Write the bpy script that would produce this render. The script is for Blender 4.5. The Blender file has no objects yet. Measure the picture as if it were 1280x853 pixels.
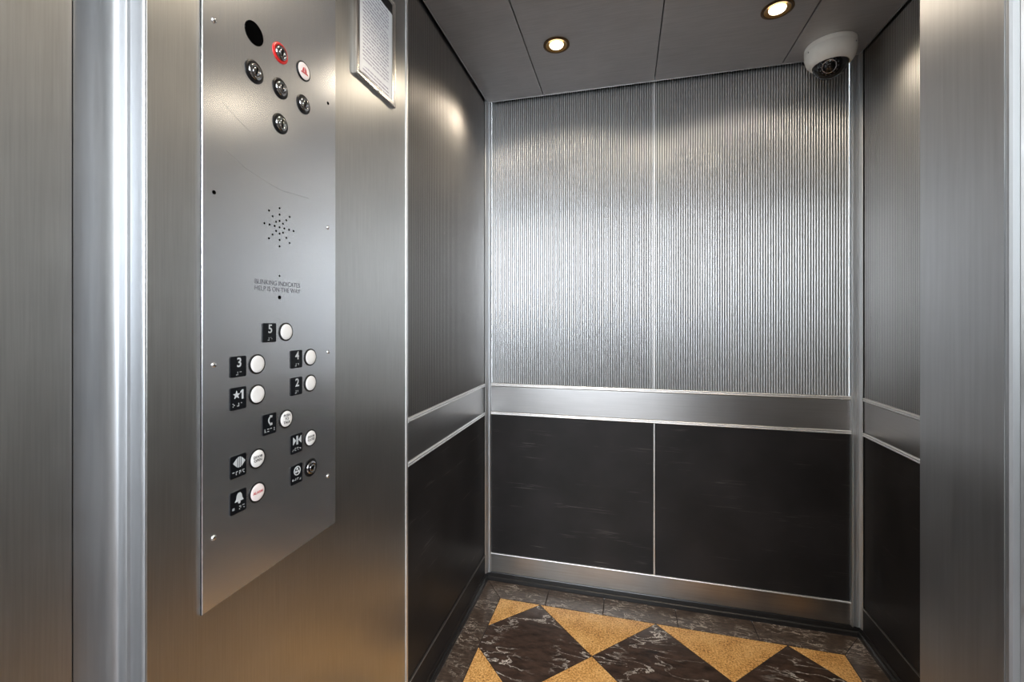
import bpy, math, random
from mathutils import Vector
random.seed(4)
R = math.radians
SC = bpy.context.scene
COL = SC.collection

# ------------------------------------------------------------------ camera
CAMZ = 1.272
cd = bpy.data.cameras.new('camera')
cam = bpy.data.objects.new('camera', cd)
COL.objects.link(cam)
cam.location = (0, 0, CAMZ)
cam.rotation_euler = (R(90), 0, R(14.45))
cd.sensor_width = 36
cd.lens = 15.373
cd.shift_y = -0.0198
cd.clip_start = 0.02
SC.camera = cam

# ------------------------------------------------------------------ world, lamps, exposure
w = bpy.data.worlds.new('sky')
SC.world = w
w.use_nodes = True
bg = w.node_tree.nodes['Background']
bg.inputs[0].default_value = (0.86, 0.93, 1.0, 1)
bg.inputs[1].default_value = 16.0


def area(name, loc, rot, sx, sy, power, color=(1, 1, 1), portal=False):
    d = bpy.data.lights.new(name, 'AREA')
    d.shape = 'RECTANGLE'
    d.size = sx
    d.size_y = sy
    d.energy = power
    d.color = color
    o = bpy.data.objects.new(name, d)
    COL.objects.link(o)
    o.location = loc
    o.rotation_euler = rot
    if portal:
        d.cycles.is_portal = True
    return o


HX0, HX1, HY = -2.6, 2.6, -3.0          # the lift lobby behind the camera
WZ0, WZ1, WX0, WX1 = 1.36, 2.60, -1.45, 2.35   # its window
area('window_portal', ((WX0 + WX1) / 2, HY - 0.02, (WZ0 + WZ1) / 2), (R(90), 0, 0), WX1 - WX0, WZ1 - WZ0, 1, portal=True)
area('lobby_ceiling_lamp', (-0.6, -1.3, 2.68), (0, 0, 0), 1.2, 0.3, 26, (1, 0.98, 0.95))
area('lobby_ceiling_lamp', (1.2, -1.3, 2.68), (0, 0, 0), 1.2, 0.3, 26, (1, 0.98, 0.95))

SC.view_settings.view_transform = 'Standard'
SC.view_settings.look = 'None'
SC.view_settings.gamma = 1
SC.view_settings.use_curve_mapping = False
SC.view_settings.exposure = 0.3
SC.cycles.sample_clamp_indirect = 2.5

# ------------------------------------------------------------------ dimensions of the car
XL, XR, YB, ZC = -0.661, 0.920, 2.06, 2.339   # inner faces of left, right and back wall; ceiling
YD = 0.474                                     # front edge of the left wall
RAIL1, RAIL0 = 0.958, 0.8187                   # the two rail trims
KICK = 0.128                                   # trim above the kick plate
BASE = 0.040                                   # top of the black base


# ------------------------------------------------------------------ mesh helpers
class MB:
    def __init__(s):
        s.v, s.f, s.sm = [], [], []

    def add(s, vs, fs, smooth=False):
        o = len(s.v)
        s.v += [tuple(p) for p in vs]
        for f in fs:
            s.f.append([i + o for i in f])
            s.sm.append(smooth)
        return s

    def box(s, x0, x1, y0, y1, z0, z1):
        vs = [(x, y, z) for z in (z0, z1) for y in (y0, y1) for x in (x0, x1)]
        return s.add(vs, [(0, 2, 3, 1), (4, 5, 7, 6), (0, 1, 5, 4), (2, 6, 7, 3), (0, 4, 6, 2), (1, 3, 7, 5)])

    def prism(s, pts, a, b, mp, smooth_side=False):
        """pts: 2-D outline (counter-clockwise); extruded from a to b; mp(u, v, n) -> world"""
        n = len(pts)
        vs = [mp(u, v, a) for u, v in pts] + [mp(u, v, b) for u, v in pts]
        s.add(vs, [list(range(n))[::-1], [n + i for i in range(n)]])
        o = len(s.v) - 2 * n
        for i in range(n):
            j = (i + 1) % n
            s.f.append([o + i, o + j, o + n + j, o + n + i])
            s.sm.append(smooth_side)
        return s

    def lathe(s, prof, mp, seg=32, cu=0, cv=0, close=True):
        """prof: (radius, n) outwards; revolved about the n axis through (cu, cv)"""
        o = len(s.v)
        m = len(prof)
        for r, n in prof:
            for k in range(seg):
                a = 2 * math.pi * k / seg
                s.v.append(tuple(mp(cu + r * math.cos(a), cv + r * math.sin(a), n)))
        for i in range(m - 1):
            for k in range(seg):
                j = (k + 1) % seg
                s.f.append([o + i * seg + k, o + i * seg + j, o + (i + 1) * seg + j, o + (i + 1) * seg + k])
                s.sm.append(True)
        if close:
            s.f.append([o + k for k in range(seg)][::-1])
            s.sm.append(False)
            s.f.append([o + (m - 1) * seg + k for k in range(seg)])
            s.sm.append(False)
        return s

    def build(s, name, mat, parent=None, sharp=None):
        me = bpy.data.meshes.new(name)
        me.from_pydata(s.v, [], s.f)
        me.polygons.foreach_set('use_smooth', s.sm)
        if sharp:
            me.set_sharp_from_angle(angle=R(sharp))
        me.materials.append(mat)
        me.update()
        o = bpy.data.objects.new(name, me)
        COL.objects.link(o)
        if parent is not None:
            o.parent = parent
        return o


def empty(name, kind=None, label=None, cat=None, loc=(0, 0, 0), group=None):
    o = bpy.data.objects.new(name, None)
    o.empty_display_size = 0.05
    COL.objects.link(o)
    o.location = loc
    return tag(o, kind, label, cat, group)


def tag(o, kind=None, label=None, cat=None, group=None):
    if kind:
        o['kind'] = kind
    if label:
        o['label'] = label
    if cat:
        o['category'] = cat
    if group:
        o['group'] = group
    return o


def structure(o, label, cat):
    return tag(o, 'structure', label, cat)


def plain(u, v, n):
    return (u, v, n)


def on_left(u, v, n):      # left wall: u = y, v = z, n = out of the wall
    return (XL + n, u, v)


def on_back(u, v, n):      # back wall: u = x, v = z
    return (u, YB - n, v)


def on_right(u, v, n):     # right wall: u = -y
    return (XR - n, -u, v)


# ------------------------------------------------------------------ materials
def nt(name):
    m = bpy.data.materials.new(name)
    m.use_nodes = True
    t = m.node_tree
    return m, t, t.nodes['Principled BSDF']


def N(t, kind, **kw):
    n = t.nodes.new(kind)
    for k, v in kw.items():
        if k.startswith('i_'):
            key = k[2:].replace('_', ' ')
            n.inputs[key].default_value = v
        else:
            setattr(n, k, v)
    return n


def mathn(t, op, a, b=None, clamp=False):
    n = t.nodes.new('ShaderNodeMath')
    n.operation = op
    n.use_clamp = clamp
    for i, x in enumerate((a, b)):
        if x is None:
            continue
        if isinstance(x, (int, float)):
            n.inputs[i].default_value = x
        else:
            t.links.new(x, n.inputs[i])
    return n.outputs[0]


def ramp(t, fac, stops, interp='LINEAR'):
    r = t.nodes.new('ShaderNodeValToRGB')
    r.color_ramp.interpolation = interp
    e = r.color_ramp.elements
    while len(e) < len(stops):
        e.new(0.5)
    for i, (p, c) in enumerate(stops):
        e[i].position = p
        e[i].color = (*c, 1) if len(c) == 3 else c
    t.links.new(fac, r.inputs[0])
    return r.outputs[0]


def coords(t, scale, rot=(0, 0, 0)):
    tc = t.nodes.new('ShaderNodeTexCoord')
    mp = t.nodes.new('ShaderNodeMapping')
    mp.inputs['Scale'].default_value = scale
    mp.inputs['Rotation'].default_value = rot
    t.links.new(tc.outputs['Object'], mp.inputs['Vector'])
    return mp.outputs[0]


def noise(t, vec, scale, detail=3, rough=0.5, dist=0.0):
    n = t.nodes.new('ShaderNodeTexNoise')
    n.inputs['Scale'].default_value = scale
    n.inputs['Detail'].default_value = detail
    n.inputs['Roughness'].default_value = rough
    n.inputs['Distortion'].default_value = dist
    t.links.new(vec, n.inputs['Vector'])
    return n.outputs['Fac']


def steel(name, col, rough, aniso=0.0, tangent=None, grain=(90, 90, 1.5), streak=0.06, wave=0.0, blotch=0.0):
    """brushed stainless steel; grain runs along the axis with the small scale"""
    m, t, b = nt(name)
    b.inputs['Metallic'].default_value = 1
    g = noise(t, coords(t, grain), 3.0, 4, 0.6)
    big = noise(t, coords(t, (1, 1, 1)), 5.0, 4, 0.6)
    r = mathn(t, 'ADD', mathn(t, 'MULTIPLY', mathn(t, 'SUBTRACT', g, 0.5), streak * 2), rough)
    r = mathn(t, 'ADD', r, mathn(t, 'MULTIPLY', mathn(t, 'SUBTRACT', big, 0.5), streak * 1.5))
    t.links.new(r, b.inputs['Roughness'])
    f = mathn(t, 'ADD', mathn(t, 'MULTIPLY', g, 0.6), mathn(t, 'MULTIPLY', big, 0.4 + blotch))
    c0 = tuple(x * (0.90 - blotch) for x in col)
    c1 = tuple(min(1, x * (1.10 + blotch)) for x in col)
    t.links.new(ramp(t, f, [(0.25, c0), (0.75 + blotch * 0.5, c1)]), b.inputs['Base Color'])
    if aniso:
        b.inputs['Anisotropic'].default_value = aniso
        cx = t.nodes.new('ShaderNodeCombineXYZ')
        for i in range(3):
            cx.inputs[i].default_value = tangent[i]
        t.links.new(cx.outputs[0], b.inputs['Tangent'])
    if wave:
        bp = t.nodes.new('ShaderNodeBump')
        bp.inputs['Strength'].default_value = 0.5
        bp.inputs['Distance'].default_value = wave
        t.links.new(noise(t, coords(t, (1, 1, 1)), 4.5, 1), bp.inputs['Height'])
        t.links.new(bp.outputs[0], b.inputs['Normal'])
    return m


def simple(name, col, rough=0.5, metal=0.0, var=0.08, scale=30, emit=None, strength=0, coat=0.0, spec=0.5):
    m, t, b = nt(name)
    b.inputs['Specular IOR Level'].default_value = spec
    b.inputs['Roughness'].default_value = rough
    b.inputs['Metallic'].default_value = metal
    f = noise(t, coords(t, (1, 1, 1)), scale, 3)
    t.links.new(ramp(t, f, [(0.3, tuple(c * (1 - var) for c in col)), (0.7, tuple(min(1, c * (1 + var)) for c in col))]), b.inputs['Base Color'])
    if emit:
        b.inputs['Emission Color'].default_value = (*emit, 1)
        b.inputs['Emission Strength'].default_value = strength
    if coat:
        b.inputs['Coat Weight'].default_value = coat
    return m


ALONG_X, ALONG_Y = (1, 0, 0), (0, 1, 0)
M = {}
M['panel_steel'] = steel('olive_grey_brushed_steel', (0.56, 0.56, 0.545), 0.37, 0.4, ALONG_Y, (120, 120, 2.5), 0.04, 0.0007, 0.05)
M['plate_steel'] = steel('faceplate_brushed_steel', (0.90, 0.94, 1.0), 0.25, 0.3, ALONG_Y, (170, 170, 2.5), 0.02, 0.0)
M['plate_steel'].node_tree.nodes['Principled BSDF'].inputs['Metallic'].default_value = 0.95
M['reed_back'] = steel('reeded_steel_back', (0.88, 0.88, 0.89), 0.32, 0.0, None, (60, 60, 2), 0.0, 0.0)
M['reed_side_shaded'] = steel('reeded_steel_side_shaded', (0.47, 0.46, 0.45), 0.30, 0.0, None, (60, 60, 2), 0.0, 0.0)  # same reeds as the back wall; darker base paints in their dimmer reflections
M['groove'] = steel('shaded_groove_steel', (0.26, 0.26, 0.26), 0.40, 0, None, (60, 60, 2), 0.05, 0.0)  # valley faces: darker colour paints in the shade between reeds
M['band_back'] = steel('rail_band_steel_back', (0.44, 0.435, 0.435), 0.36, 0.4, (0, 0, 1), (2, 2, 90), 0.05)
M['band_side'] = steel('rail_band_steel_side', (0.46, 0.455, 0.45), 0.32, 0.4, (0, 0, 1), (2, 2, 90), 0.05)
M['kick_steel'] = steel('kick_plate_steel', (0.36, 0.34, 0.32), 0.36, 0, None, (2, 2, 70), 0.07, 0, 0.08)
M['trim'] = steel('satin_aluminium_trim', (0.90, 0.90, 0.90), 0.42, 0, None, (40, 40, 2), 0.05)
M['post'] = steel('satin_corner_post', (0.70, 0.72, 0.74), 0.42, 0, None, (60, 60, 2), 0.05)
M['jamb'] = steel('satin_door_jamb', (0.44, 0.45, 0.465), 0.45, 0, None, (60, 60, 2), 0.06)
M['return_steel'] = steel('front_return_steel', (0.55, 0.55, 0.555), 0.32, 0.4, ALONG_Y, (60, 60, 2.2), 0.06, 0.003, 0.05)
M['ceiling'] = steel('ceiling_panel_steel', (0.52, 0.50, 0.49), 0.5, 0, None, (3, 50, 50), 0.06, 0, 0.08)
M['black'] = simple('black_rubber', (0.005, 0.005, 0.006), 0.4, spec=0.3)
M['base'] = simple('black_base_moulding', (0.016, 0.015, 0.015), 0.3)
M['void'] = simple('dark_shaft_steel', (0.03, 0.03, 0.03), 0.7)
M['grout'] = simple('dark_grout', (0.03, 0.022, 0.02), 0.8)
M['plastic_black'] = simple('black_label_plastic', (0.004, 0.005, 0.007), 0.4, spec=0.25)
M['hole'] = simple('black_hole', (0.002, 0.002, 0.002), 0.9, spec=0.0)
M['white_cap'] = simple('white_button_cap', (0.95, 0.95, 0.96), 0.3, coat=0.3)
M['pink_cap'] = simple('pinkish_white_button_cap', (0.93, 0.85, 0.85), 0.3, coat=0.3)
M['glyph'] = simple('pale_grey_print', (0.55, 0.58, 0.60), 0.5)
M['ink'] = simple('dark_print', (0.05, 0.05, 0.055), 0.5)
M['etched'] = simple('etched_text', (0.13, 0.13, 0.15), 0.6)
M['scratch'] = simple('scratched_steel', (0.55, 0.56, 0.58), 0.5, 1.0)
M['red_ink'] = simple('red_print', (0.55, 0.07, 0.08), 0.5)
M['red'] = simple('red_plastic_ring', (0.62, 0.02, 0.02), 0.35)
M['chrome'] = simple('polished_chrome', (0.82, 0.82, 0.83), 0.12, 1.0, 0.02)
M['key_chrome'] = simple('smoky_key_chrome', (0.38, 0.38, 0.39), 0.14, 1.0, 0.02)
M['dark_chrome'] = simple('dark_key_slot', (0.05, 0.05, 0.05), 0.3, 0.6)
M['frame'] = steel('satin_notice_frame', (0.72, 0.70, 0.67), 0.25)
M['screw'] = simple('bright_screw', (0.85, 0.85, 0.85), 0.22, 1.0, 0.02)
M['cam_white'] = simple('off_white_camera_shell', (0.92, 0.90, 0.84), 0.45, var=0.03)
M['bronze'] = simple('bronze_lamp_ring', (0.15, 0.09, 0.045), 0.3, 1.0)
M['reflector'] = simple('brass_reflector', (0.55, 0.33, 0.12), 0.3, 1.0)
M['bulb'] = simple('lit_lamp_face', (1, 0.9, 0.7), 0.4, emit=(1, 0.84, 0.58), strength=4.5)
M['led'] = simple('clear_led', (0.75, 0.75, 0.78), 0.15, 0.6)
M['lens'] = simple('camera_lens', (0.006, 0.006, 0.008), 0.06, coat=1.0)
M['lobby_wall'] = simple('lobby_wall_paint', (0.60, 0.60, 0.58), 0.8, var=0.03, scale=3)
M['lobby_dado'] = simple('lobby_brown_dado', (0.06, 0.045, 0.04), 0.6, var=0.1, scale=4)
M['lobby_floor'] = simple('lobby_terracotta_floor', (0.08, 0.045, 0.03), 0.5, var=0.2, scale=4)
M['lobby_ceiling'] = simple('lobby_ceiling_paint', (0.72, 0.72, 0.70), 0.9, var=0.02, scale=3)
M['window_frame'] = simple('window_frame_grey', (0.35, 0.36, 0.37), 0.4, 0.5)

# smoked dome of the camera
m, t, b = nt('smoked_dome')
b.inputs['Base Color'].default_value = (0.05, 0.05, 0.055, 1)
b.inputs['Roughness'].default_value = 0.05
b.inputs['Transmission Weight'].default_value = 0.0
mixs = t.nodes.new('ShaderNodeMixShader')
tr = t.nodes.new('ShaderNodeBsdfTransparent')
tr.inputs[0].default_value = (0.62, 0.62, 0.64, 1)
fr = t.nodes.new('ShaderNodeFresnel')
gl = t.nodes.new('ShaderNodeBsdfGlossy')
gl.inputs['Roughness'].default_value = 0.04
t.links.new(fr.outputs[0], mixs.inputs[0])
t.links.new(tr.outputs[0], mixs.inputs[1])
t.links.new(gl.outputs[0], mixs.inputs[2])
t.links.new(mixs.outputs[0], t.nodes['Material Output'].inputs[0])
M['dome'] = m


def laminate(name, axis):
    """near-black laminate with pale horizontal scuffs; axis: the wall's horizontal coordinate"""
    m, t, b = nt(name)
    b.inputs['Roughness'].default_value = 0.42
    b.inputs['Specular IOR Level'].default_value = 0.22
    sc = (6, 1, 150) if axis == 'x' else (1, 6, 150)
    sc2 = (2.2, 1, 14) if axis == 'x' else (1, 2.2, 14)
    a = noise(t, coords(t, sc), 1.0, 3, 0.6)
    p = noise(t, coords(t, sc2), 1.5, 2)
    s = mathn(t, 'MULTIPLY', ramp(t, a, [(0.56, (0, 0, 0)), (0.70, (1, 1, 1))]), ramp(t, p, [(0.56, (0, 0, 0)), (0.70, (1, 1, 1))]))
    big = noise(t, coords(t, (1, 1, 1)), 5, 3)
    base = ramp(t, big, [(0.3, (0.013, 0.012, 0.012)), (0.7, (0.022, 0.020, 0.0205))])
    mx = t.nodes.new('ShaderNodeMix')
    mx.data_type = 'RGBA'
    t.links.new(mathn(t, 'MULTIPLY', s, 0.2), mx.inputs[0])
    t.links.new(base, mx.inputs[6])
    mx.inputs[7].default_value = (0.42, 0.38, 0.36, 1)
    t.links.new(mx.outputs[2], b.inputs['Base Color'])
    return m


M['lam_x'] = laminate('black_laminate_back', 'x')
M['lam_y'] = laminate('black_laminate_side', 'y')


def marble(name, dark, vein, scale, rot, dens):
    m, t, b = nt(name)
    b.inputs['Roughness'].default_value = 0.3
    v = coords(t, (1, 3.0, 1), rot)
    n1 = noise(t, v, scale, 6, 0.60, 0.45)
    ridge = mathn(t, 'ABSOLUTE', mathn(t, 'SUBTRACT', n1, 0.5))
    rr = ramp(t, ridge, [(0.0, (1, 1, 1)), (dens, (0, 0, 0))])
    n2 = noise(t, coords(t, (1, 1, 1)), scale * 0.7, 3)
    msk = ramp(t, n2, [(0.42, (0, 0, 0)), (0.62, (1, 1, 1))])
    clouds = noise(t, v, scale * 2.5, 5, 0.7)
    base = ramp(t, clouds, [(0.3, tuple(c * 0.35 for c in dark)), (0.7, tuple(c * 2.2 for c in dark))])
    mx = t.nodes.new('ShaderNodeMix')
    mx.data_type = 'RGBA'
    t.links.new(mathn(t, 'MULTIPLY', rr, msk), mx.inputs[0])
    t.links.new(base, mx.inputs[6])
    mx.inputs[7].default_value = (*vein, 1)
    t.links.new(mx.outputs[2], b.inputs['Base Color'])
    return m


M['marble'] = marble('brown_veined_marble', (0.042, 0.025, 0.018), (0.85, 0.77, 0.68), 6.0, (0, 0, R(-50)), 0.016)
M['marble_border'] = marble('greyish_brown_border_marble', (0.058, 0.040, 0.030), (0.62, 0.53, 0.44), 15, (0, 0, R(20)), 0.024)

m, t, b = nt('gold_speckled_granite')
b.inputs['Roughness'].default_value = 0.35
g1 = noise(t, coords(t, (1, 1, 1)), 150, 3, 0.75)
g2 = noise(t, coords(t, (1, 1, 1)), 14, 2)
f = mathn(t, 'ADD', mathn(t, 'MULTIPLY', g1, 0.8), mathn(t, 'MULTIPLY', g2, 0.2))
t.links.new(ramp(t, f, [(0.34, (0.10, 0.035, 0.008)), (0.44, (0.52, 0.24, 0.06)), (0.54, (0.80, 0.44, 0.145)), (0.68, (0.95, 0.68, 0.34))]), b.inputs['Base Color'])
M['gold'] = m

# sheet of printed paper: rows of small illegible type
m, t, b = nt('printed_notice_paper')
b.inputs['Roughness'].default_value = 0.6
tc = t.nodes.new('ShaderNodeTexCoord')
sp = t.nodes.new('ShaderNodeSeparateXYZ')
t.links.new(tc.outputs['Object'], sp.inputs[0])
row = mathn(t, 'FRACT', mathn(t, 'MULTIPLY', sp.outputs['Z'], 105))
row = mathn(t, 'LESS_THAN', row, 0.45)
word = noise(t, coords(t, (1, 260, 105)), 1.0, 1)
word = mathn(t, 'GREATER_THAN', word, 0.42)
para = noise(t, coords(t, (1, 4, 24)), 1.0, 1)
para = mathn(t, 'GREATER_THAN', para, 0.36)
ins = mathn(t, 'MULTIPLY', mathn(t, 'GREATER_THAN', sp.outputs['Y'], -0.062), mathn(t, 'LESS_THAN', sp.outputs['Y'], 0.066))
ink = mathn(t, 'MULTIPLY', mathn(t, 'MULTIPLY', row, word), mathn(t, 'MULTIPLY', para, ins))
t.links.new(ramp(t, ink, [(0.0, (0.93, 0.94, 0.96)), (1.0, (0.45, 0.42, 0.50))]), b.inputs['Base Color'])
M['paper'] = m


# ------------------------------------------------------------------ the setting: walls of the car
def reeded(name, mat, parent, mp, u0, u1, v0, v1, back, pitch=0.0099, amp=0.0012, seg=12):
    n = max(1, round((u1 - u0) / pitch))
    p = (u1 - u0) / n
    k = n * seg
    front = []
    for i in range(k + 1):
        u = u0 + (u1 - u0) * i / k
        front.append((u, -amp - amp * math.cos(2 * math.pi * (u - u0) / p)))
    mb = MB()
    vs = []
    for u, nn in front:
        vs += [mp(u, v0, nn), mp(u, v1, nn)]
    fs = [(2 * i, 2 * i + 2, 2 * i + 3, 2 * i + 1) for i in range(k)]
    mb.add(vs, fs, True)
    valley = [i for i in range(k) if (i + 0.5) / seg % 1.0 < 0.21 or (i + 0.5) / seg % 1.0 > 0.79]
    # body of the sheet behind the reeds
    mb.prism([(u0, v0), (u1, v0), (u1, v1), (u0, v1)], back, -2 * amp - 0.0006, mp)
    o = mb.build(name, mat, parent)
    o.data.materials.append(M['groove'])
    for i in valley:
        o.data.polygons[i].material_index = 1
    return o


def slab(name, mat, parent, mp, u0, u1, v0, v1, n0, n1, ch=0.0):
    mb = MB()
    if ch:
        c = ch
        a = [(u0, v0), (u1, v0), (u1, v1), (u0, v1)]
        i_ = [(u0 + c, v0 + c), (u1 - c, v0 + c), (u1 - c, v1 - c), (u0 + c, v1 - c)]
        vs = [mp(u, v, n0) for u, v in a] + [mp(u, v, n1 - c) for u, v in a] + [mp(u, v, n1) for u, v in i_]
        fs = [(3, 2, 1, 0)]
        for k in (0, 4):
            for i in range(4):
                j = (i + 1) % 4
                fs.append((k + i, k + j, k + 4 + j, k + 4 + i))
        fs.append((8, 9, 10, 11))
        mb.add(vs, fs)
    else:
        mb.prism([(u0, v0), (u1, v0), (u1, v1), (u0, v1)], n0, n1, mp)
    return mb.build(name, mat, parent)


def bead_trim(name, parent, mp, u0, u1, vc, h, vertical=False, mat='trim', proud=0.0055, double=True):
    """extruded trim: two rounded beads with a groove between, running along u (or along v when vertical)"""
    prof = []
    if double:
        for c in (-h / 4, h / 4):
            for k in range(7):
                a = math.pi * (1 - k / 6)
                prof.append((c + h / 4 * 0.9 * math.cos(a), 0.001 + (proud - 0.001) * math.sin(a)))
    else:
        for k in range(9):
            a = math.pi * (1 - k / 8)
            prof.append((h / 2 * math.cos(a), 0.001 + (proud - 0.001) * max(0, math.sin(a)) ** 0.6))
    prof = [(-h / 2, -0.006)] + [(-h / 2, 0.0005)] + prof + [(h / 2, 0.0005), (h / 2, -0.006)]
    n = len(prof)
    vs = []
    for e in (u0, u1):
        for q, nn in prof:
            vs.append(mp(vc + q, e, nn) if vertical else mp(e, vc + q, nn))
    fs = []
    for i in range(n):
        j = (i + 1) % n
        fs.append((i, j, n + j, n + i))
    fs += [list(range(n)), list(range(2 * n - 1, n - 1, -1))]
    mb = MB().add(vs, fs, True)
    o = mb.build(name, M[mat], parent, sharp=50)
    return o


ZT = 2.56      # walls run up behind the dropped ceiling
HT = 0.0155    # height of a rail trim

# --- back wall
wb = structure(slab('wall_back', M['void'], None, on_back, -0.70, 0.96, 0, ZT, -0.05, -0.008), 'back wall of the lift car', 'wall')
MULL = 0.1285
for u0, u1 in ((-0.637, MULL - 0.004), (MULL + 0.004, 0.886)):
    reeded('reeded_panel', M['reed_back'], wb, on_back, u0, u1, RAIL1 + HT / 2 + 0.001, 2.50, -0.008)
    slab('lower_panel', M['lam_x'], wb, on_back, u0 + 0.001, u1 - 0.001, KICK + 0.004, RAIL0 - HT / 2 - 0.001, -0.008, -0.001, 0.0008)
slab('rail_band', M['band_back'], wb, on_back, -0.637, 0.886, RAIL0 + HT / 2 + 0.001, RAIL1 - HT / 2 - 0.001, -0.008, 0.0, 0.0006)
slab('kick_plate', M['kick_steel'], wb, on_back, -0.657, 0.916, BASE, KICK - 0.003, -0.008, 0.003, 0.0008)
bead_trim('rail_trim', wb, on_back, -0.638, 0.888, RAIL1, HT)
bead_trim('rail_trim', wb, on_back, -0.638, 0.888, RAIL0, HT)
bead_trim('kick_trim', wb, on_back, -0.638, 0.888, KICK, 0.007, double=False)
bead_trim('mullion', wb, on_back, RAIL1 + HT / 2, 2.50, MULL, 0.009, vertical=True, double=False)
bead_trim('mullion', wb, on_back, KICK + 0.003, RAIL0 - HT / 2, MULL, 0.009, vertical=True, double=False)

# --- left wall
YM = 1.2417     # upright trim between the steel operating panel and the reeded part
wl = structure(slab('wall_left', M['void'], None, on_left, 0.50, 2.06, 0, ZT, -0.06, -0.008), 'left wall of the lift car', 'wall')
slab('steel_panel', M['panel_steel'], wl, on_left, YD, YM - 0.006, 0.0, ZT, -0.008, 0.0, 0.001)
bead_trim('upright_trim', wl, on_left, 0, ZT, YM, 0.012, vertical=True, double=False, proud=0.004)
u0, u1 = YM + 0.007, 2.028
reeded('reeded_panel', M['reed_side_shaded'], wl, on_left, u0, u1, RAIL1 + HT / 2 + 0.001, 2.50, -0.008)
slab('rail_band', M['band_side'], wl, on_left, u0, u1, RAIL0 + HT / 2 + 0.001, RAIL1 - HT / 2 - 0.001, -0.008, 0.0, 0.0006)
slab('lower_panel', M['lam_y'], wl, on_left, u0, u1, KICK + 0.004, RAIL0 - HT / 2 - 0.001, -0.008, -0.001, 0.0008)
slab('kick_plate', M['lam_y'], wl, on_left, u0, 2.045, BASE, KICK - 0.003, -0.008, 0.003, 0.0008)
bead_trim('rail_trim', wl, on_left, u0, u1, RAIL1, HT)
bead_trim('rail_trim', wl, on_left, u0, u1, RAIL0, HT)
bead_trim('kick_trim', wl, on_left, u0, u1, KICK, 0.004, double=False, mat='kick_steel')

# --- right wall
wr = structure(slab('wall_right', M['void'], None, on_right, -2.06, -0.551, 0, ZT, -0.05, -0.008), 'right wall of the lift car', 'wall')
u0, u1 = -2.030, -0.553
reeded('reeded_panel', M['reed_side_shaded'], wr, on_right, u0, u1, RAIL1 + HT / 2 + 0.001, 2.50, -0.008)
slab('rail_band', M['band_side'], wr, on_right, u0, u1, RAIL0 + HT / 2 + 0.001, RAIL1 - HT / 2 - 0.001, -0.008, 0.0, 0.0006)
slab('lower_panel', M['lam_y'], wr, on_right, u0, u1, KICK + 0.004, RAIL0 - HT / 2 - 0.001, -0.008, -0.001, 0.0008)
slab('kick_plate', M['lam_y'], wr, on_right, -2.045, u1, BASE, KICK - 0.003, -0.008, 0.003, 0.0008)
bead_trim('rail_trim', wr, on_right, u0, u1, RAIL1, HT)
bead_trim('rail_trim', wr, on_right, u0, u1, RAIL0, HT)
bead_trim('kick_trim', wr, on_right, u0, u1, KICK, 0.004, double=False, mat='kick_steel')


# --- corner posts of the back wall: ribbed uprights
def zprism(name, pts, z0, z1, mat, parent=None, smooth=False):
    return MB().prism(pts, z0, z1, plain, smooth).build(name, mat, parent, sharp=40 if smooth else None)


p1 = zprism('trim_1', [(-0.661, 2.0585), (-0.661, 2.030), (-0.6585, 2.0275), (-0.655, 2.030), (-0.643, 2.046), (-0.640, 2.044), (-0.6365, 2.047), (-0.6365, 2.0585)], BASE, ZT, M['post'])
structure(p1, 'ribbed satin corner post where left and back wall meet', 'trim')
p2 = zprism('trim_2', [(0.8855, 2.0585), (0.8855, 2.047), (0.888, 2.043), (0.8915, 2.046), (0.894, 2.050), (0.902, 2.050), (0.904, 2.047), (0.912, 2.047), (0.914, 2.034), (0.917, 2.031), (0.920, 2.034), (0.920, 2.0585)], BASE, ZT, M['post'])
structure(p2, 'ribbed satin corner post where back and right wall meet', 'trim')

# --- black two-step base along the floor
def base_run(name, mp, u0, u1, label):
    mb = MB()
    prof = [(-0.02, 0.0), (0.012, 0.0), (0.012, 0.016), (0.009, 0.019), (0.0055, 0.020), (0.0055, 0.036), (0.004, 0.0395), (-0.02, 0.0395)]
    n = len(prof)
    vs = [mp(e, v, nn) for e in (u0, u1) for nn, v in prof]
    fs = [(i, (i + 1) % n, n + (i + 1) % n, n + i) for i in range(n)] + [list(range(n)), list(range(2 * n - 1, n - 1, -1))]
    o = mb.add(vs, fs).build(name, M['base'])
    return structure(o, label, 'baseboard')


base_run('baseboard_back', on_back, -0.655, 0.914, 'black stepped base under the back wall')
base_run('baseboard_left', on_left, YM, 2.055, 'black stepped base under the left wall')
base_run('baseboard_right', on_right, -2.055, -0.552, 'black stepped base under the right wall')

# --- front of the car and the doorway: steel return on the right, stepped jamb on the left
wf = MB().box(0.300, 0.975, 0.446, 0.551, 0.0, ZT).build('wall_front', M['return_steel'])
structure(wf, 'plain brushed steel front return right of the doorway', 'wall')
zprism('edge_strip', [(0.3005, 0.4455), (0.3005, 0.4420), (0.302, 0.4405), (0.3065, 0.4405), (0.308, 0.4420), (0.308, 0.4455)], 0, 2.30, M['jamb'], wf)
JL = [(-0.661, 0.4741), (-0.6615, 0.4725), (-0.664, 0.4712), (-0.669, 0.4712), (-0.671, 0.4725), (-0.6890, 0.4725), (-0.6902, 0.4690),
      (-0.694, 0.4672), (-0.7020, 0.4672), (-0.7050, 0.4655), (-0.7075, 0.4610), (-0.7098, 0.4550), (-0.7112, 0.4480), (-0.7120, 0.4400),
      (-0.7120, 0.4186), (-0.800, 0.4186), (-0.800, 0.499), (-0.7215, 0.499), (-0.7215, 0.4745)]
jl = zprism('trim_3', JL, 0, ZT, M['jamb'], None, True)
structure(jl, 'pale stepped door jamb at the left side of the doorway', 'trim')
hl = MB().box(-0.900, -0.706, 0.20, 0.4135, 0.0, 2.268).build('trim_4', M['panel_steel'])
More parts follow.
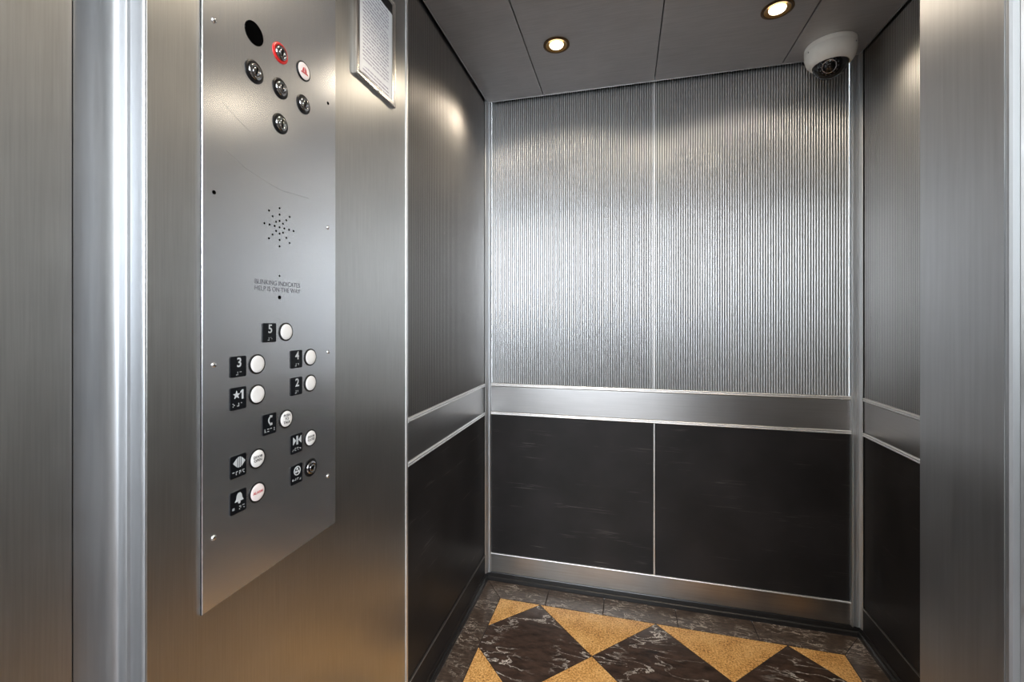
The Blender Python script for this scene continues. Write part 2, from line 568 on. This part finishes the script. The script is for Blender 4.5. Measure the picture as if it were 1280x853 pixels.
structure(hl, 'brushed steel hall frame at the left edge of the doorway', 'trim')
hr = MB().box(0.332, 0.50, 0.20, 0.430, 0.0, 2.268).build('trim_5', M['panel_steel'])
structure(hr, 'brushed steel hall frame at the right edge of the doorway', 'trim')
hd = MB().box(-0.900, 0.50, 0.20, 0.430, 2.27, 2.34).build('trim_6', M['panel_steel'])
structure(hd, 'steel hall frame over the doorway', 'trim')
hc = MB().box(-0.655, 0.299, 0.444, 0.551, 2.27, ZT).build('trim_7', M['return_steel'])
structure(hc, 'steel transom of the car over the doorway', 'trim')

# added dark filler blocking stray light in the gap between hall frame and car
filler = MB().box(0.345, 0.98, 0.425, 0.4455, 0.0, 2.61).box(-0.91, -0.79, 0.40, 0.53, 0.0, 2.61).box(-0.91, 0.98, 0.425, 0.4435, 2.335, 2.61)
structure(filler.build('trim_9', M['void']), 'added dark filler blocking stray light around the doorway', 'trim')

# --- ceiling: dropped steel panels with dark joints
ce = structure(MB().box(-0.70, 0.96, 0.445, 2.11, 2.559, 2.60).build('ceiling', M['void']), 'dropped ceiling of the lift car', 'ceiling')
seams = [-0.647, -0.3725, 0.1285, 0.633, 0.908]
for a, b_ in zip(seams[:-1], seams[1:]):
    slab('ceiling_panel', M['ceiling'], ce, lambda u, v, n: (u, -v, ZC - n), a + (0.0022 if a > -0.6 else 0), b_ - (0.0022 if b_ < 0.9 else 0), -2.040, -0.56, -0.018, 0.0, 0.0012)
MB().box(-0.647, 0.908, 0.56, 2.040, ZC + 0.019, ZC + 0.03).build('support_tray', M['void'], ce)
for (x0, x1, y0, y1) in ((-0.6495, -0.6475, 0.56, 2.0425), (0.9085, 0.9105, 0.56, 2.0425), (-0.6475, 0.9085, 2.0405, 2.0425)):
    MB().box(x0, x1, y0, y1, ZC - 0.0015, ZC + 0.02).build('edge_angle', M['trim'], ce)

# ------------------------------------------------------------------ floor of the car: tiles on a grout bed
fl = structure(MB().box(-0.66, 0.92, 0.44, 2.06, -0.03, -0.002).build('floor', M['grout']), 'tiled floor of the lift car', 'floor')


def clip(poly, x0, x1, y0, y1):
    def cut(ps, ins, inter):
        out = []
        for i in range(len(ps)):
            a, b2 = ps[i], ps[(i + 1) % len(ps)]
            if ins(a):
                out.append(a)
                if not ins(b2):
                    out.append(inter(a, b2))
            elif ins(b2):
                out.append(inter(a, b2))
        return out

    def ix(c):
        return lambda a, b2: (c, a[1] + (b2[1] - a[1]) * (c - a[0]) / (b2[0] - a[0]))

    def iy(c):
        return lambda a, b2: (a[0] + (b2[0] - a[0]) * (c - a[1]) / (b2[1] - a[1]), c)
    for ins, it in ((lambda p: p[0] >= x0, ix(x0)), (lambda p: p[0] <= x1, ix(x1)), (lambda p: p[1] >= y0, iy(y0)), (lambda p: p[1] <= y1, iy(y1))):
        if len(poly) < 3:
            return []
        poly = cut(poly, ins, it)
    return poly


def shrink(poly, d):
    """move each edge of a convex counter-clockwise outline inwards by d"""
    n = len(poly)
    res = []
    for i in range(n):
        a, b2, c = Vector(poly[i - 1]), Vector(poly[i]), Vector(poly[(i + 1) % n])
        e1, e2 = (b2 - a).normalized(), (c - b2).normalized()
        n1, n2 = Vector((-e1.y, e1.x)), Vector((-e2.y, e2.x))
        k = 1 + n1.dot(n2)
        res.append(tuple(b2 + (n1 + n2) * (d / max(k, 0.2))))
    return res


def tidy(poly):
    out = []
    for p in poly:
        if not out or (Vector(p) - Vector(out[-1])).length > 0.004:
            out.append(p)
    if len(out) > 2 and (Vector(out[0]) - Vector(out[-1])).length < 0.004:
        out.pop()
    a = 0
    for i in range(len(out)):
        x1, y1 = out[i - 1]
        x2, y2 = out[i]
        a += x1 * y2 - x2 * y1
    return out if len(out) > 2 and a / 2 > 0.0008 else None


def tile(name, poly, mat):
    poly = tidy(poly)
    if not poly:
        return
    z = random.uniform(-0.0003, 0.0003)
    o_ = shrink(poly, 0.0016)
    i_ = shrink(poly, 0.0024)
    n = len(o_)
    vs = [(x, y, -0.002) for x, y in o_] + [(x, y, -0.0008 + z) for x, y in o_] + [(x, y, z) for x, y in i_]
    fs = []
    for k in (0, n):
        for i in range(n):
            fs.append((k + i, k + (i + 1) % n, k + n + (i + 1) % n, k + n + i))
    fs.append([2 * n + i for i in range(n)])
    MB().add(vs, fs).build(name, mat, fl)


FX0, FX1, FY0, FY1 = -0.553, 0.812, 0.60, 1.928
HD = 0.2465
CX, CY = -0.367, FY1 - HD
for j in range(-1, 8):
    for i in range(-2, 8):
        cx, cy = CX + (i - 0) * HD, CY - (j - 0) * HD
        if (i + j) % 2:
            continue
        dia = [(cx + HD, cy), (cx, cy + HD), (cx - HD, cy), (cx, cy - HD)]
        pl = clip(dia, FX0, FX1, FY0, FY1)
        if len(pl) < 3:
            continue
        gold = (j % 2) != 0
        tile('gold_tile' if gold else 'dark_tile', pl, M['gold'] if gold else M['marble'])
BX0, BX1, BY1 = XL + 0.012, XR - 0.012, YB - 0.012
xs = [FX0, -0.345, -0.091, 0.215, 0.52, FX1]
for k in range(5):
    a, b_ = xs[k], xs[k + 1]
    tile('border_tile', [(a, FY1), (b_, FY1), (b_ if k < 4 else BX1, BY1), (a if k else BX0, BY1)], M['marble_border'])
ys = [FY1, 1.70, 1.40, 1.10, 0.80, FY0]
for k in range(5):
    a, b_ = ys[k], ys[k + 1]
    tile('border_tile', [(FX0, b_), (FX0, a), (BX0, a if k else BY1), (BX0, b_)], M['marble_border'])
    tile('border_tile', [(BX1, b_), (BX1, a if k else BY1), (FX1, a), (FX1, b_)], M['marble_border'])
structure(MB().box(-0.705, 0.331, 0.20, 0.44, -0.03, 0.0).build('trim_8', M['kick_steel']), 'metal sill of the doorway', 'trim')

# ------------------------------------------------------------------ lobby behind the camera (lights and reflections)
structure(MB().box(HX0, HX1, HY, 0.20, -0.05, 0.0).build('floor_lobby', M['lobby_floor']), 'terracotta floor of the lobby', 'floor')
structure(MB().box(HX0, HX1, HY, 0.20, 2.70, 2.75).build('ceiling_lobby', M['lobby_ceiling']), 'white ceiling of the lobby', 'ceiling')
for nm, x0, x1 in (('wall_lobby_left', HX0 - 0.05, HX0), ('wall_lobby_right', HX1, HX1 + 0.05)):
    o = structure(MB().box(x0, x1, HY, 0.20, 1.10, 2.70).build(nm, M['lobby_wall']), 'pale side wall of the lobby', 'wall')
    MB().box(x0, x1, HY, 0.20, 0, 1.10).build('dado', M['lobby_dado'], o)
wn = MB()
wn.box(HX0, WX0, HY - 0.1, HY, 1.10, 2.70).box(WX1, HX1, HY - 0.1, HY, 1.10, 2.70).box(WX0, WX1, HY - 0.1, HY, WZ1, 2.70).box(WX0, WX1, HY - 0.1, HY, 1.10, WZ0)
o = structure(wn.build('wall_lobby_rear', M['lobby_wall']), 'pale rear wall of the lobby around the window', 'wall')
MB().box(HX0, HX1, HY - 0.1, HY, 0, 1.10).build('dado', M['lobby_dado'], o)
wi = MB()
for x in (WX0, (WX0 + WX1) / 2 - 0.02, WX1 - 0.04):
    wi.box(x, x + 0.04, HY - 0.08, HY - 0.04, WZ0, WZ1)
wi.box(WX0, WX1, HY - 0.08, HY - 0.04, WZ0, WZ0 + 0.04).box(WX0, WX1, HY - 0.08, HY - 0.04, WZ1 - 0.04, WZ1)
structure(wi.build('window_1', M['window_frame']), 'grey framed window of the lobby', 'window')
lf = MB()
lf.box(HX0, -0.90, 0.20, 0.25, 0, 2.70).box(0.50, HX1, 0.20, 0.25, 0, 2.70).box(-0.90, 0.50, 0.20, 0.25, 2.34, 2.70)
structure(lf.build('wall_lobby_front', M['lobby_wall']), 'pale lobby wall around the lift doorway', 'wall')

# ------------------------------------------------------------------ control panel
FN = 0.0035       # face of the plate in front of the wall


def on_plate(u, v, n):
    return (XL + FN + n, u, v)


def text_mesh(name, body, size, mat, parent, u, v, n, align='CENTER', sx=1.0, bold=0.0):
    c = bpy.data.curves.new('type', 'FONT')
    c.body = body
    c.size = size
    c.align_x = align
    c.align_y = 'CENTER'
    c.extrude = 0.0002
    c.offset = bold
    c.resolution_u = 3
    c.space_line = 0.95
    o = bpy.data.objects.new('type', c)
    COL.objects.link(o)
    dg = bpy.context.evaluated_depsgraph_get()
    me = bpy.data.meshes.new_from_object(o.evaluated_get(dg))
    bpy.data.objects.remove(o)
    bpy.data.curves.remove(c)
    for vt in me.vertices:
        x, y, z = vt.co
        vt.co = on_plate(u + x * sx, v + y, n + z)
    me.name = name
    me.materials.clear()
    me.materials.append(mat)
    o = bpy.data.objects.new(name, me)
    COL.objects.link(o)
    o.parent = parent
    return o


cp = empty('control_panel', None, 'tall brushed steel elevator control panel with floor buttons and key switches on the left wall', 'control panel', (XL, 0.7233, 0.80))
CPM = cp.location.copy()


class CPB(MB):
    """meshes of the control panel: world coordinates, stored relative to the panel's base"""
    def build(s, name, mat, parent=None, sharp=None):
        o = MB.build(s, name, mat, parent, sharp)
        return rebase(o)


def rebase(o):
    for vt in o.data.vertices:
        vt.co = vt.co - CPM
    o.data.update()
    return o


_tm = text_mesh


def ptext(*a, **k):
    return rebase(_tm(*a, **k))


P0, P1, PZ0, PZ1 = 0.5560, 0.8915, 0.7975, 2.16
c = 0.0009
mb = CPB()
a = [(P0, PZ0), (P1, PZ0), (P1, PZ1), (P0, PZ1)]
i_ = [(P0 + c, PZ0 + c), (P1 - c, PZ0 + c), (P1 - c, PZ1 - c), (P0 + c, PZ1 - c)]
vs = [on_plate(u, v, -FN + 0.0002) for u, v in a] + [on_plate(u, v, -c) for u, v in a] + [on_plate(u, v, 0) for u, v in i_]
fs = [(3, 2, 1, 0)]
for k in (0, 4):
    for i in range(4):
        j = (i + 1) % 4
        fs.append((k + i, k + j, k + 4 + j, k + 4 + i))
fs.append((8, 9, 10, 11))
mb.add(vs, fs).build('faceplate', M['plate_steel'], cp)


def rrect(u, v, wd, h, r=0.0025, k=3):
    pts = []
    for sx, sy, a0 in ((1, -1, -90), (1, 1, 0), (-1, 1, 90), (-1, -1, 180)):
        for i in range(k + 1):
            a = R(a0 + 90 * i / k)
            pts.append((u + sx * (wd / 2 - r) + r * math.cos(a), v + sy * (h / 2 - r) + r * math.sin(a)))
    return pts


def glyph_poly(name, polys, parent, mat='glyph', n=0.0017):
    mb = CPB()
    for pts in polys:
        mb.prism(pts, n - 0.0001, n + 0.0004, on_plate)
    return mb.build(name, M[mat], parent)


def bar(u0, v0, u1, v1, wd):
    d = Vector((u1 - u0, v1 - v0)).normalized() * wd / 2
    px, py = -d.y, d.x
    return [(u0 - px, v0 - py), (u1 - px, v1 - py), (u1 + px, v1 + py), (u0 + px, v0 + py)]


def disc(u, v, r, k=10):
    return [(u + r * math.cos(2 * math.pi * i / k), v + r * math.sin(2 * math.pi * i / k)) for i in range(k)]


def arc_band(u, v, r0, r1, a0, a1, k=14):
    out = []
    for i in range(k):
        p, q = R(a0 + (a1 - a0) * i / k), R(a0 + (a1 - a0) * (i + 1) / k)
        out.append([(u + r0 * math.cos(p), v + r0 * math.sin(p)), (u + r1 * math.cos(p), v + r1 * math.sin(p)),
                    (u + r1 * math.cos(q), v + r1 * math.sin(q)), (u + r0 * math.cos(q), v + r0 * math.sin(q))])
    return out


def star(u, v, r):
    return [(u + (r if i % 2 == 0 else r * 0.42) * math.cos(R(90 + 36 * i)), v + (r if i % 2 == 0 else r * 0.42) * math.sin(R(90 + 36 * i))) for i in range(10)]


BRAILLE = {'5': [(0, 0), (1, 1)], '4': [(0, 0), (1, 0), (1, 1)], '3': [(0, 0), (1, 0)], '2': [(0, 0), (0, 1)], '1': [(0, 0)]}
NUM_SIGN = [(1, 0), (1, 1), (0, 2), (1, 2)]


def label_plate(u, v, kind, h=0.036):
    pl = CPB().prism(rrect(u, v, 0.0325, h), 0, 0.0016, on_plate).build('label_plate', M['plastic_black'], cp)
    gu, gv = u + 0.0015, v + 0.0065
    if kind in '2345':
        ptext('numeral', kind, 0.023, M['glyph'], pl, gu, gv, 0.0017, sx=0.95, bold=0.0003)
    elif kind == 'lobby':
        glyph_poly('star', [star(gu - 0.0055, gv, 0.0075)], pl)
        q = gu + 0.0068
        glyph_poly('numeral', [[(q - 0.0017, gv - 0.0082), (q + 0.0017, gv - 0.0082), (q + 0.0017, gv + 0.0082), (q - 0.0008, gv + 0.0082), (q - 0.0045, gv + 0.0052), (q - 0.0045, gv + 0.0026), (q - 0.0017, gv + 0.0044)]], pl)
    elif kind == 'phone':
        g = arc_band(gu + 0.004, gv, 0.0065, 0.009, 110, 250, 8)
        g += [bar(gu - 0.001, gv + 0.0078, gu + 0.0045, gv + 0.0068, 0.0042), bar(gu - 0.001, gv - 0.0078, gu + 0.0045, gv - 0.0068, 0.0042)]
        glyph_poly('handset_symbol', g, pl)
    elif kind == 'open':
        g = [[(gu - 0.0125, gv), (gu - 0.0045, gv - 0.008), (gu - 0.0045, gv + 0.008)], [(gu + 0.0125, gv), (gu + 0.0045, gv + 0.008), (gu + 0.0045, gv - 0.008)],
             bar(gu - 0.0018, gv - 0.009, gu - 0.0018, gv + 0.009, 0.0018), bar(gu + 0.0018, gv - 0.009, gu + 0.0018, gv + 0.009, 0.0018)]
        glyph_poly('arrows_symbol', g, pl)
    elif kind == 'close':
        g = [[(gu - 0.0035, gv), (gu - 0.0115, gv + 0.008), (gu - 0.0115, gv - 0.008)], [(gu + 0.0035, gv), (gu + 0.0115, gv - 0.008), (gu + 0.0115, gv + 0.008)],
             bar(gu - 0.0014, gv - 0.009, gu - 0.0014, gv + 0.009, 0.0016), bar(gu + 0.0014, gv - 0.009, gu + 0.0014, gv + 0.009, 0.0016)]
        glyph_poly('arrows_symbol', g, pl)
    elif kind == 'bell':
        g = [[(gu - 0.009, gv - 0.006), (gu + 0.009, gv - 0.006), (gu + 0.0062, gv - 0.0015), (gu + 0.005, gv + 0.005), (gu + 0.0022, gv + 0.0085), (gu - 0.0022, gv + 0.0085), (gu - 0.005, gv + 0.005), (gu - 0.0062, gv - 0.0015)],
             disc(gu, gv - 0.008, 0.0024)]
        glyph_poly('bell_symbol', g, pl)
    elif kind == 'fan':
        g = arc_band(gu, gv, 0.0075, 0.0095, 0, 360, 18)
        for a0 in (90, 210, 330):
            g += [disc(gu + 0.0037 * math.cos(R(a0)), gv + 0.0037 * math.sin(R(a0)), 0.0026, 8)]
        glyph_poly('fan_symbol', g, pl)
    dots = []
    cells = [BRAILLE.get(kind)] if kind in BRAILLE else None
    d = 0.0023
    if cells:
        for cx, pts in ((u - 0.004, NUM_SIGN), (u + 0.003, cells[0])):
            dots += [disc(cx + i * d, v - 0.0095 - j * d, 0.0007, 6) for i, j in pts]
    elif kind == 'lobby':
        for cx, pts in ((u - 0.011, [(0, 0), (1, 1), (0, 2)]), (u - 0.002, NUM_SIGN), (u + 0.006, BRAILLE['1'])):
            dots += [disc(cx + i * d, v - 0.0085 - j * d, 0.0009, 6) for i, j in pts]
    else:
        rr = random.Random(kind)
        for q in range(4):
            dots += [disc(u - 0.0115 + q * 0.0068 + i * d, v - 0.009 - j * d, 0.0008, 6) for i in (0, 1) for j in (0, 1, 2) if rr.random() < 0.5]
    glyph_poly('braille', dots, pl, n=0.0016)
    return pl


def push_button(u, v, lines=None, cap='white_cap', ink='ink', ring=0.0184, size=0.0052):
    b_ = CPB().lathe([(ring, 0.0), (ring, 0.0012), (ring - 0.0010, 0.0019), (ring - 0.0026, 0.0019), (ring - 0.0029, 0.0006)], on_plate, 32, u, v).build('push_button', M['black'], cp, sharp=35)
    CPB().lathe([(ring - 0.0029, 0.0004), (ring - 0.0030, 0.0020), (ring - 0.0038, 0.0025), (ring - 0.009, 0.0027), (0.001, 0.0028)], on_plate, 32, u, v).build('cap', M[cap], b_, sharp=50)
    if lines:
        ptext('lettering', lines, size, M[ink], b_, u, v, 0.0029, bold=0.0001)
    return b_


def key_switch(u, v, ring='black', r=0.0195, tilt=20):
    k = CPB().lathe([(r, 0.0), (r, 0.0012), (r - 0.0015, 0.0022), (r * 0.78, 0.0022), (r * 0.72, 0.001)], on_plate, 32, u, v).build('key_switch', M[ring], cp, sharp=35)
    CPB().lathe([(r * 0.72, 0.0), (r * 0.72, 0.0030), (r * 0.66, 0.0048), (r * 0.50, 0.0058), (r * 0.42, 0.0052), (r * 0.38, 0.003)], on_plate, 28, u, v).build('lock_collar', M['key_chrome'], k, sharp=60)
    CPB().lathe([(r * 0.375, 0.0028), (r * 0.375, 0.0052), (r * 0.30, 0.0062), (0.001, 0.0064)], on_plate, 20, u, v).build('cylinder_core', M['key_chrome'], k, sharp=60)
    dx, dy = 0.30 * r * math.sin(R(tilt)), 0.30 * r * math.cos(R(tilt))
    CPB().prism(bar(u - dx, v - dy, u + dx, v + dy, 0.0022), 0.0062, 0.0067, on_plate).build('key_slot', M['hole'], k)
    return k


C1, C2, C3 = (0.6230, 0.6642), (0.6925, 0.7352), (0.7635, 0.8053)
for (pu, bu), v, kind, txt, cap, ink in (
        (C2, 1.2497, '5', None, 'white_cap', 'ink'), (C1, 1.1920, '3', None, 'white_cap', 'ink'), (C3, 1.1932, '4', None, 'white_cap', 'ink'),
        (C1, 1.1362, 'lobby', None, 'white_cap', 'ink'), (C3, 1.1374, '2', None, 'white_cap', 'ink'),
        (C2, 1.0755, 'phone', 'PUSH\nTO\nTALK', 'white_cap', 'ink'), (C3, 1.0190, 'close', 'DOOR\nCLOSE', 'white_cap', 'ink'),
        (C1, 1.0176, 'open', 'DOOR\nOPEN', 'white_cap', 'ink'), (C1, 0.9553, 'bell', 'ALARM', 'pink_cap', 'red_ink')):
    label_plate(pu, v - 0.0005, kind, 0.0365 if kind in '2345' else 0.039)
    push_button(bu, v, txt, cap, ink, size=0.0068 if kind in ('open', 'close', 'bell') else 0.0072)
label_plate(C3[0], 0.9553, 'fan', 0.039)
key_switch(0.8060, 0.9553, tilt=40)

key_switch(0.6581, 1.7283, r=0.0205, tilt=10)
key_switch(0.7206, 1.7297, tilt=-15)
key_switch(0.7845, 1.7290, tilt=15)
key_switch(0.7206, 1.6603, tilt=0)
key_switch(0.7206, 1.7997, ring='red', tilt=5)
fb = push_button(0.7849, 1.7997, None, 'pink_cap', 'red_ink', ring=0.0200)
hu, hv = 0.7849, 1.7997
glyph_poly('helmet_symbol', [[(hu - 0.0105, hv - 0.006), (hu + 0.0105, hv - 0.006), (hu + 0.0085, hv - 0.003), (hu - 0.0085, hv - 0.003)],
                             [(hu - 0.0068, hv - 0.0022), (hu - 0.0010, hv - 0.0022), (hu - 0.0010, hv + 0.0075), (hu - 0.0045, hv + 0.005)],
                             [(hu + 0.0010, hv - 0.0022), (hu + 0.0068, hv - 0.0022), (hu + 0.0045, hv + 0.005), (hu + 0.0010, hv + 0.0075)]], fb, 'red_ink', n=0.0029)
CPB().lathe([(0.0205, 0.0), (0.0205, 0.0009), (0.0198, 0.0009), (0.0192, 0.0003)], on_plate, 32, 0.6581, 1.7990).build('jewel_opening', M['hole'], cp)

for u, v, dark in ((0.5772, 1.769, 0), (0.5772, 1.4845, 1), (0.5765, 1.199, 0), (0.5765, 0.9135, 0), (0.8640, 1.770, 1), (0.8640, 1.4852, 0), (0.8650, 1.2005, 0), (0.8635, 0.9170, 0)):
    if dark:
        CPB().lathe([(0.0034, 0), (0.0034, 0.0004), (0.003, 0.0004)], on_plate, 14, u, v).build('screw_hole', M['hole'], cp)
    else:
        CPB().lathe([(0.0046, 0), (0.0044, 0.0012), (0.0034, 0.0024), (0.0018, 0.0030), (0.0004, 0.0031)], on_plate, 16, u, v).build('screw', M['screw'], cp, sharp=70)

# drilled holes of the speaker: eight rays of three round one in the middle
sp_ = CPB()
SU, SV = 0.7190, 1.4560
sp_.prism(disc(SU, SV, 0.0021, 8), 0, 0.0003, on_plate)
for k in range(8):
    a = R(45 * k)
    for r in (0.0125, 0.0250, 0.0375):
        sp_.prism(disc(SU + r * math.cos(a), SV + r * math.sin(a), 0.0021, 8), 0, 0.0003, on_plate)
tag(sp_.build('speaker_holes', M['hole'], cp), 'stuff')
CPB().prism(disc(0.7188, 1.3603, 0.0020, 10), 0, 0.0003, on_plate).build('indicator_hole', M['hole'], cp)
CPB().prism(disc(0.7188, 1.3178, 0.0040, 14), 0, 0.0003, on_plate).build('indicator_hole', M['hole'], cp)
ptext('engraved_text', 'BLINKING INDICATES\nHELP IS ON THE WAY', 0.0128, M['etched'], cp, 0.7168, 1.3385, 0.0001, sx=0.93)

# scratches in the faceplate
for pts in ([(0.592, 1.642), (0.622, 1.626), (0.652, 1.614)], [(0.600, 1.562), (0.640, 1.545), (0.700, 1.533), (0.740, 1.529)], [(0.735, 1.531), (0.800, 1.535)]):
    mb = CPB()
    for (a0, b0), (a1, b1) in zip(pts[:-1], pts[1:]):
        mb.prism(bar(a0, b0, a1, b1, 0.0006), 0, 0.0001, on_plate)
    mb.build('scratch', M['scratch'], cp)

# ------------------------------------------------------------------ framed notice
cf = empty('notice_frame', None, 'metal framed printed notice hanging high on the left wall beyond the control panel', 'framed notice', (XL, 1.06, 1.885))
F0, F1, FZ0, FZ1 = 0.966, 1.160, 1.897, 2.205
mb = MB()
BW = 0.0155
# frame rails with a stepped section
outer = [(F0, FZ0), (F1, FZ0), (F1, FZ1), (F0, FZ1)]
rings = []
for inset, n in ((0, 0.0002), (0, 0.0085), (0.0015, 0.0100), (0.006, 0.0100), (0.0075, 0.0080), (BW, 0.0070), (BW, 0.004)):
    rings.append([on_left(u + (inset if i in (0, 3) else -inset), v + (inset if i in (0, 1) else -inset), n) for i, (u, v) in enumerate(outer)])
vs = [p for r in rings for p in r]
fs = []
for k in range(len(rings) - 1):
    for i in range(4):
        j = (i + 1) % 4
        fs.append((k * 4 + i, k * 4 + j, k * 4 + 4 + j, k * 4 + 4 + i))
mb.add(vs, fs)


def rel(o, root):
    for vt in o.data.vertices:
        vt.co = vt.co - root.location
    o.data.update()
    return o


rel(mb.build('frame', M['frame'], cf), cf)
rel(slab('backing', M['black'], cf, on_left, F0 + 0.012, F1 - 0.012, FZ0 + 0.012, FZ1 - 0.012, 0.0005, 0.0045), cf)
rel(slab('paper', M['paper'], cf, on_left, F0 + 0.020, F1 - 0.0165, FZ0 + 0.0165, 2.163, 0.0046, 0.0056), cf)
rel(MB().lathe([(0.004, 0.0), (0.004, 0.0015), (0.002, 0.0028), (0.0004, 0.003)], lambda u, v, n: (XL + 0.0098 + n, u, v), 14, 1.065, FZ0 + 0.004).build('screw', M['screw'], cf, sharp=70), cf)

# ------------------------------------------------------------------ recessed downlights
def down(u, v, n):
    return (u, -v, -n)


LAMPS = [(-0.2555, 1.680, 'small bronze ringed recessed downlight on the second ceiling panel from the left wall'),
         (0.5060, 1.675, 'small bronze ringed recessed downlight on the ceiling near the white dome camera')]


def downlight(x, y, label, parent=None):
    if parent is None:
        root = empty('downlight', None, label, 'ceiling light', (x, y, ZC), 'recessed ceiling lights')
    else:                       # the front pair, out of the photograph: parts of the ceiling
        root = empty('ceiling_lamp', loc=(x, y, ZC))
        root.parent = parent
    MB().lathe([(0.0505, 0.0002), (0.0505, 0.003), (0.047, 0.0045), (0.042, 0.004), (0.040, 0.0008)], down, 36, close=False).build('trim_ring', M['bronze'], root, sharp=50)
    MB().lathe([(0.0405, 0.0035), (0.034, 0.0010), (0.027, 0.0004)], down, 32, close=False).build('reflector', M['reflector'], root)
    MB().lathe([(0.027, 0.0004), (0.0255, 0.004), (0.017, 0.0075), (0.001, 0.0085)], down, 28).build('lamp_face', M['bulb'], root)
    d = bpy.data.lights.new('downlight_beam', 'SPOT')
    d.energy = 10.5 if parent is None else 14
    d.color = (1.0, 0.85, 0.66)
    d.spot_size = R(150 if parent is None else 136)
    d.spot_blend = 1.0
    d.shadow_soft_size = 0.025
    o = bpy.data.objects.new('downlight_beam', d)
    COL.objects.link(o)
    o.parent = root
    o.location = (0, 0, -0.035)
    return root


for x, y, lb in LAMPS:
    downlight(x, y, lb)
for x, y, _ in LAMPS:
    downlight(x, 0.90, None, ce)

# ------------------------------------------------------------------ dome camera in the corner of the ceiling
sc = empty('security_camera', None, 'off-white dome security camera with smoked dome on the ceiling in the back right corner', 'security camera', (0.775, 1.950, ZC))
MB().lathe([(0.0745, 0.0005), (0.0755, 0.004), (0.0755, 0.014), (0.0748, 0.0155), (0.0755, 0.017), (0.0745, 0.036), (0.071, 0.050), (0.064, 0.062), (0.0555, 0.0695), (0.0525, 0.070), (0.0515, 0.066), (0.0515, 0.03)], down, 48).build('shell', M['cam_white'], sc, sharp=50)
MB().lathe([(0.0512, 0.062)] + [(0.0512 * math.cos(R(a)), 0.066 + 0.047 * math.sin(R(a))) for a in range(0, 90, 10)] + [(0.001, 0.113)], down, 40, close=False).build('dome', M['dome'], sc)
# camera ball with lens, turned towards the doorway
aim = Vector((-0.42, -0.75, -0.62)).normalized()
ax = aim.orthogonal().normalized()
ay = aim.cross(ax)
ctr = Vector((0, 0, -0.066))


def aimed(u, v, n):
    return tuple(ctr + ax * u + ay * v + aim * n)


MB().lathe([(0.030, -0.01), (0.034, 0.006), (0.0335, 0.018), (0.031, 0.026), (0.022, 0.0275), (0.017, 0.0275), (0.0165, 0.024)], aimed, 32).build('camera_ball', M['black'], sc, sharp=50)
MB().lathe([(0.0215, 0.0276), (0.0215, 0.0288), (0.0195, 0.0292), (0.018, 0.0280)], aimed, 28, close=False).build('lens_ring', M['chrome'], sc, sharp=60)
MB().lathe([(0.0163, 0.023), (0.014, 0.029), (0.007, 0.0325), (0.0005, 0.033)], aimed, 28).build('lens', M['lens'], sc)
for k in range(14):
    a = 2 * math.pi * k / 14
    MB().lathe([(0.0023, 0.0265), (0.0021, 0.0285), (0.0012, 0.0298), (0.0002, 0.0302)], aimed, 8, 0.0255 * math.cos(a), 0.0255 * math.sin(a)).build('led', M['led'], sc)
for a in (75, 195, 315):
    ca, sa = math.cos(R(a)), math.sin(R(a))
    MB().lathe([(0.0022, 0.0), (0.0022, 0.0007), (0.0004, 0.0009)], lambda u, v, n: (0.0752 * ca - u * sa + n * ca, 0.0752 * sa + u * ca + n * sa, -0.026 + v), 10).build('screw', M['dark_chrome'], sc)
sc.scale = (1.13, 1.13, 1.13)
sc.location = (0.770, 1.945, ZC)
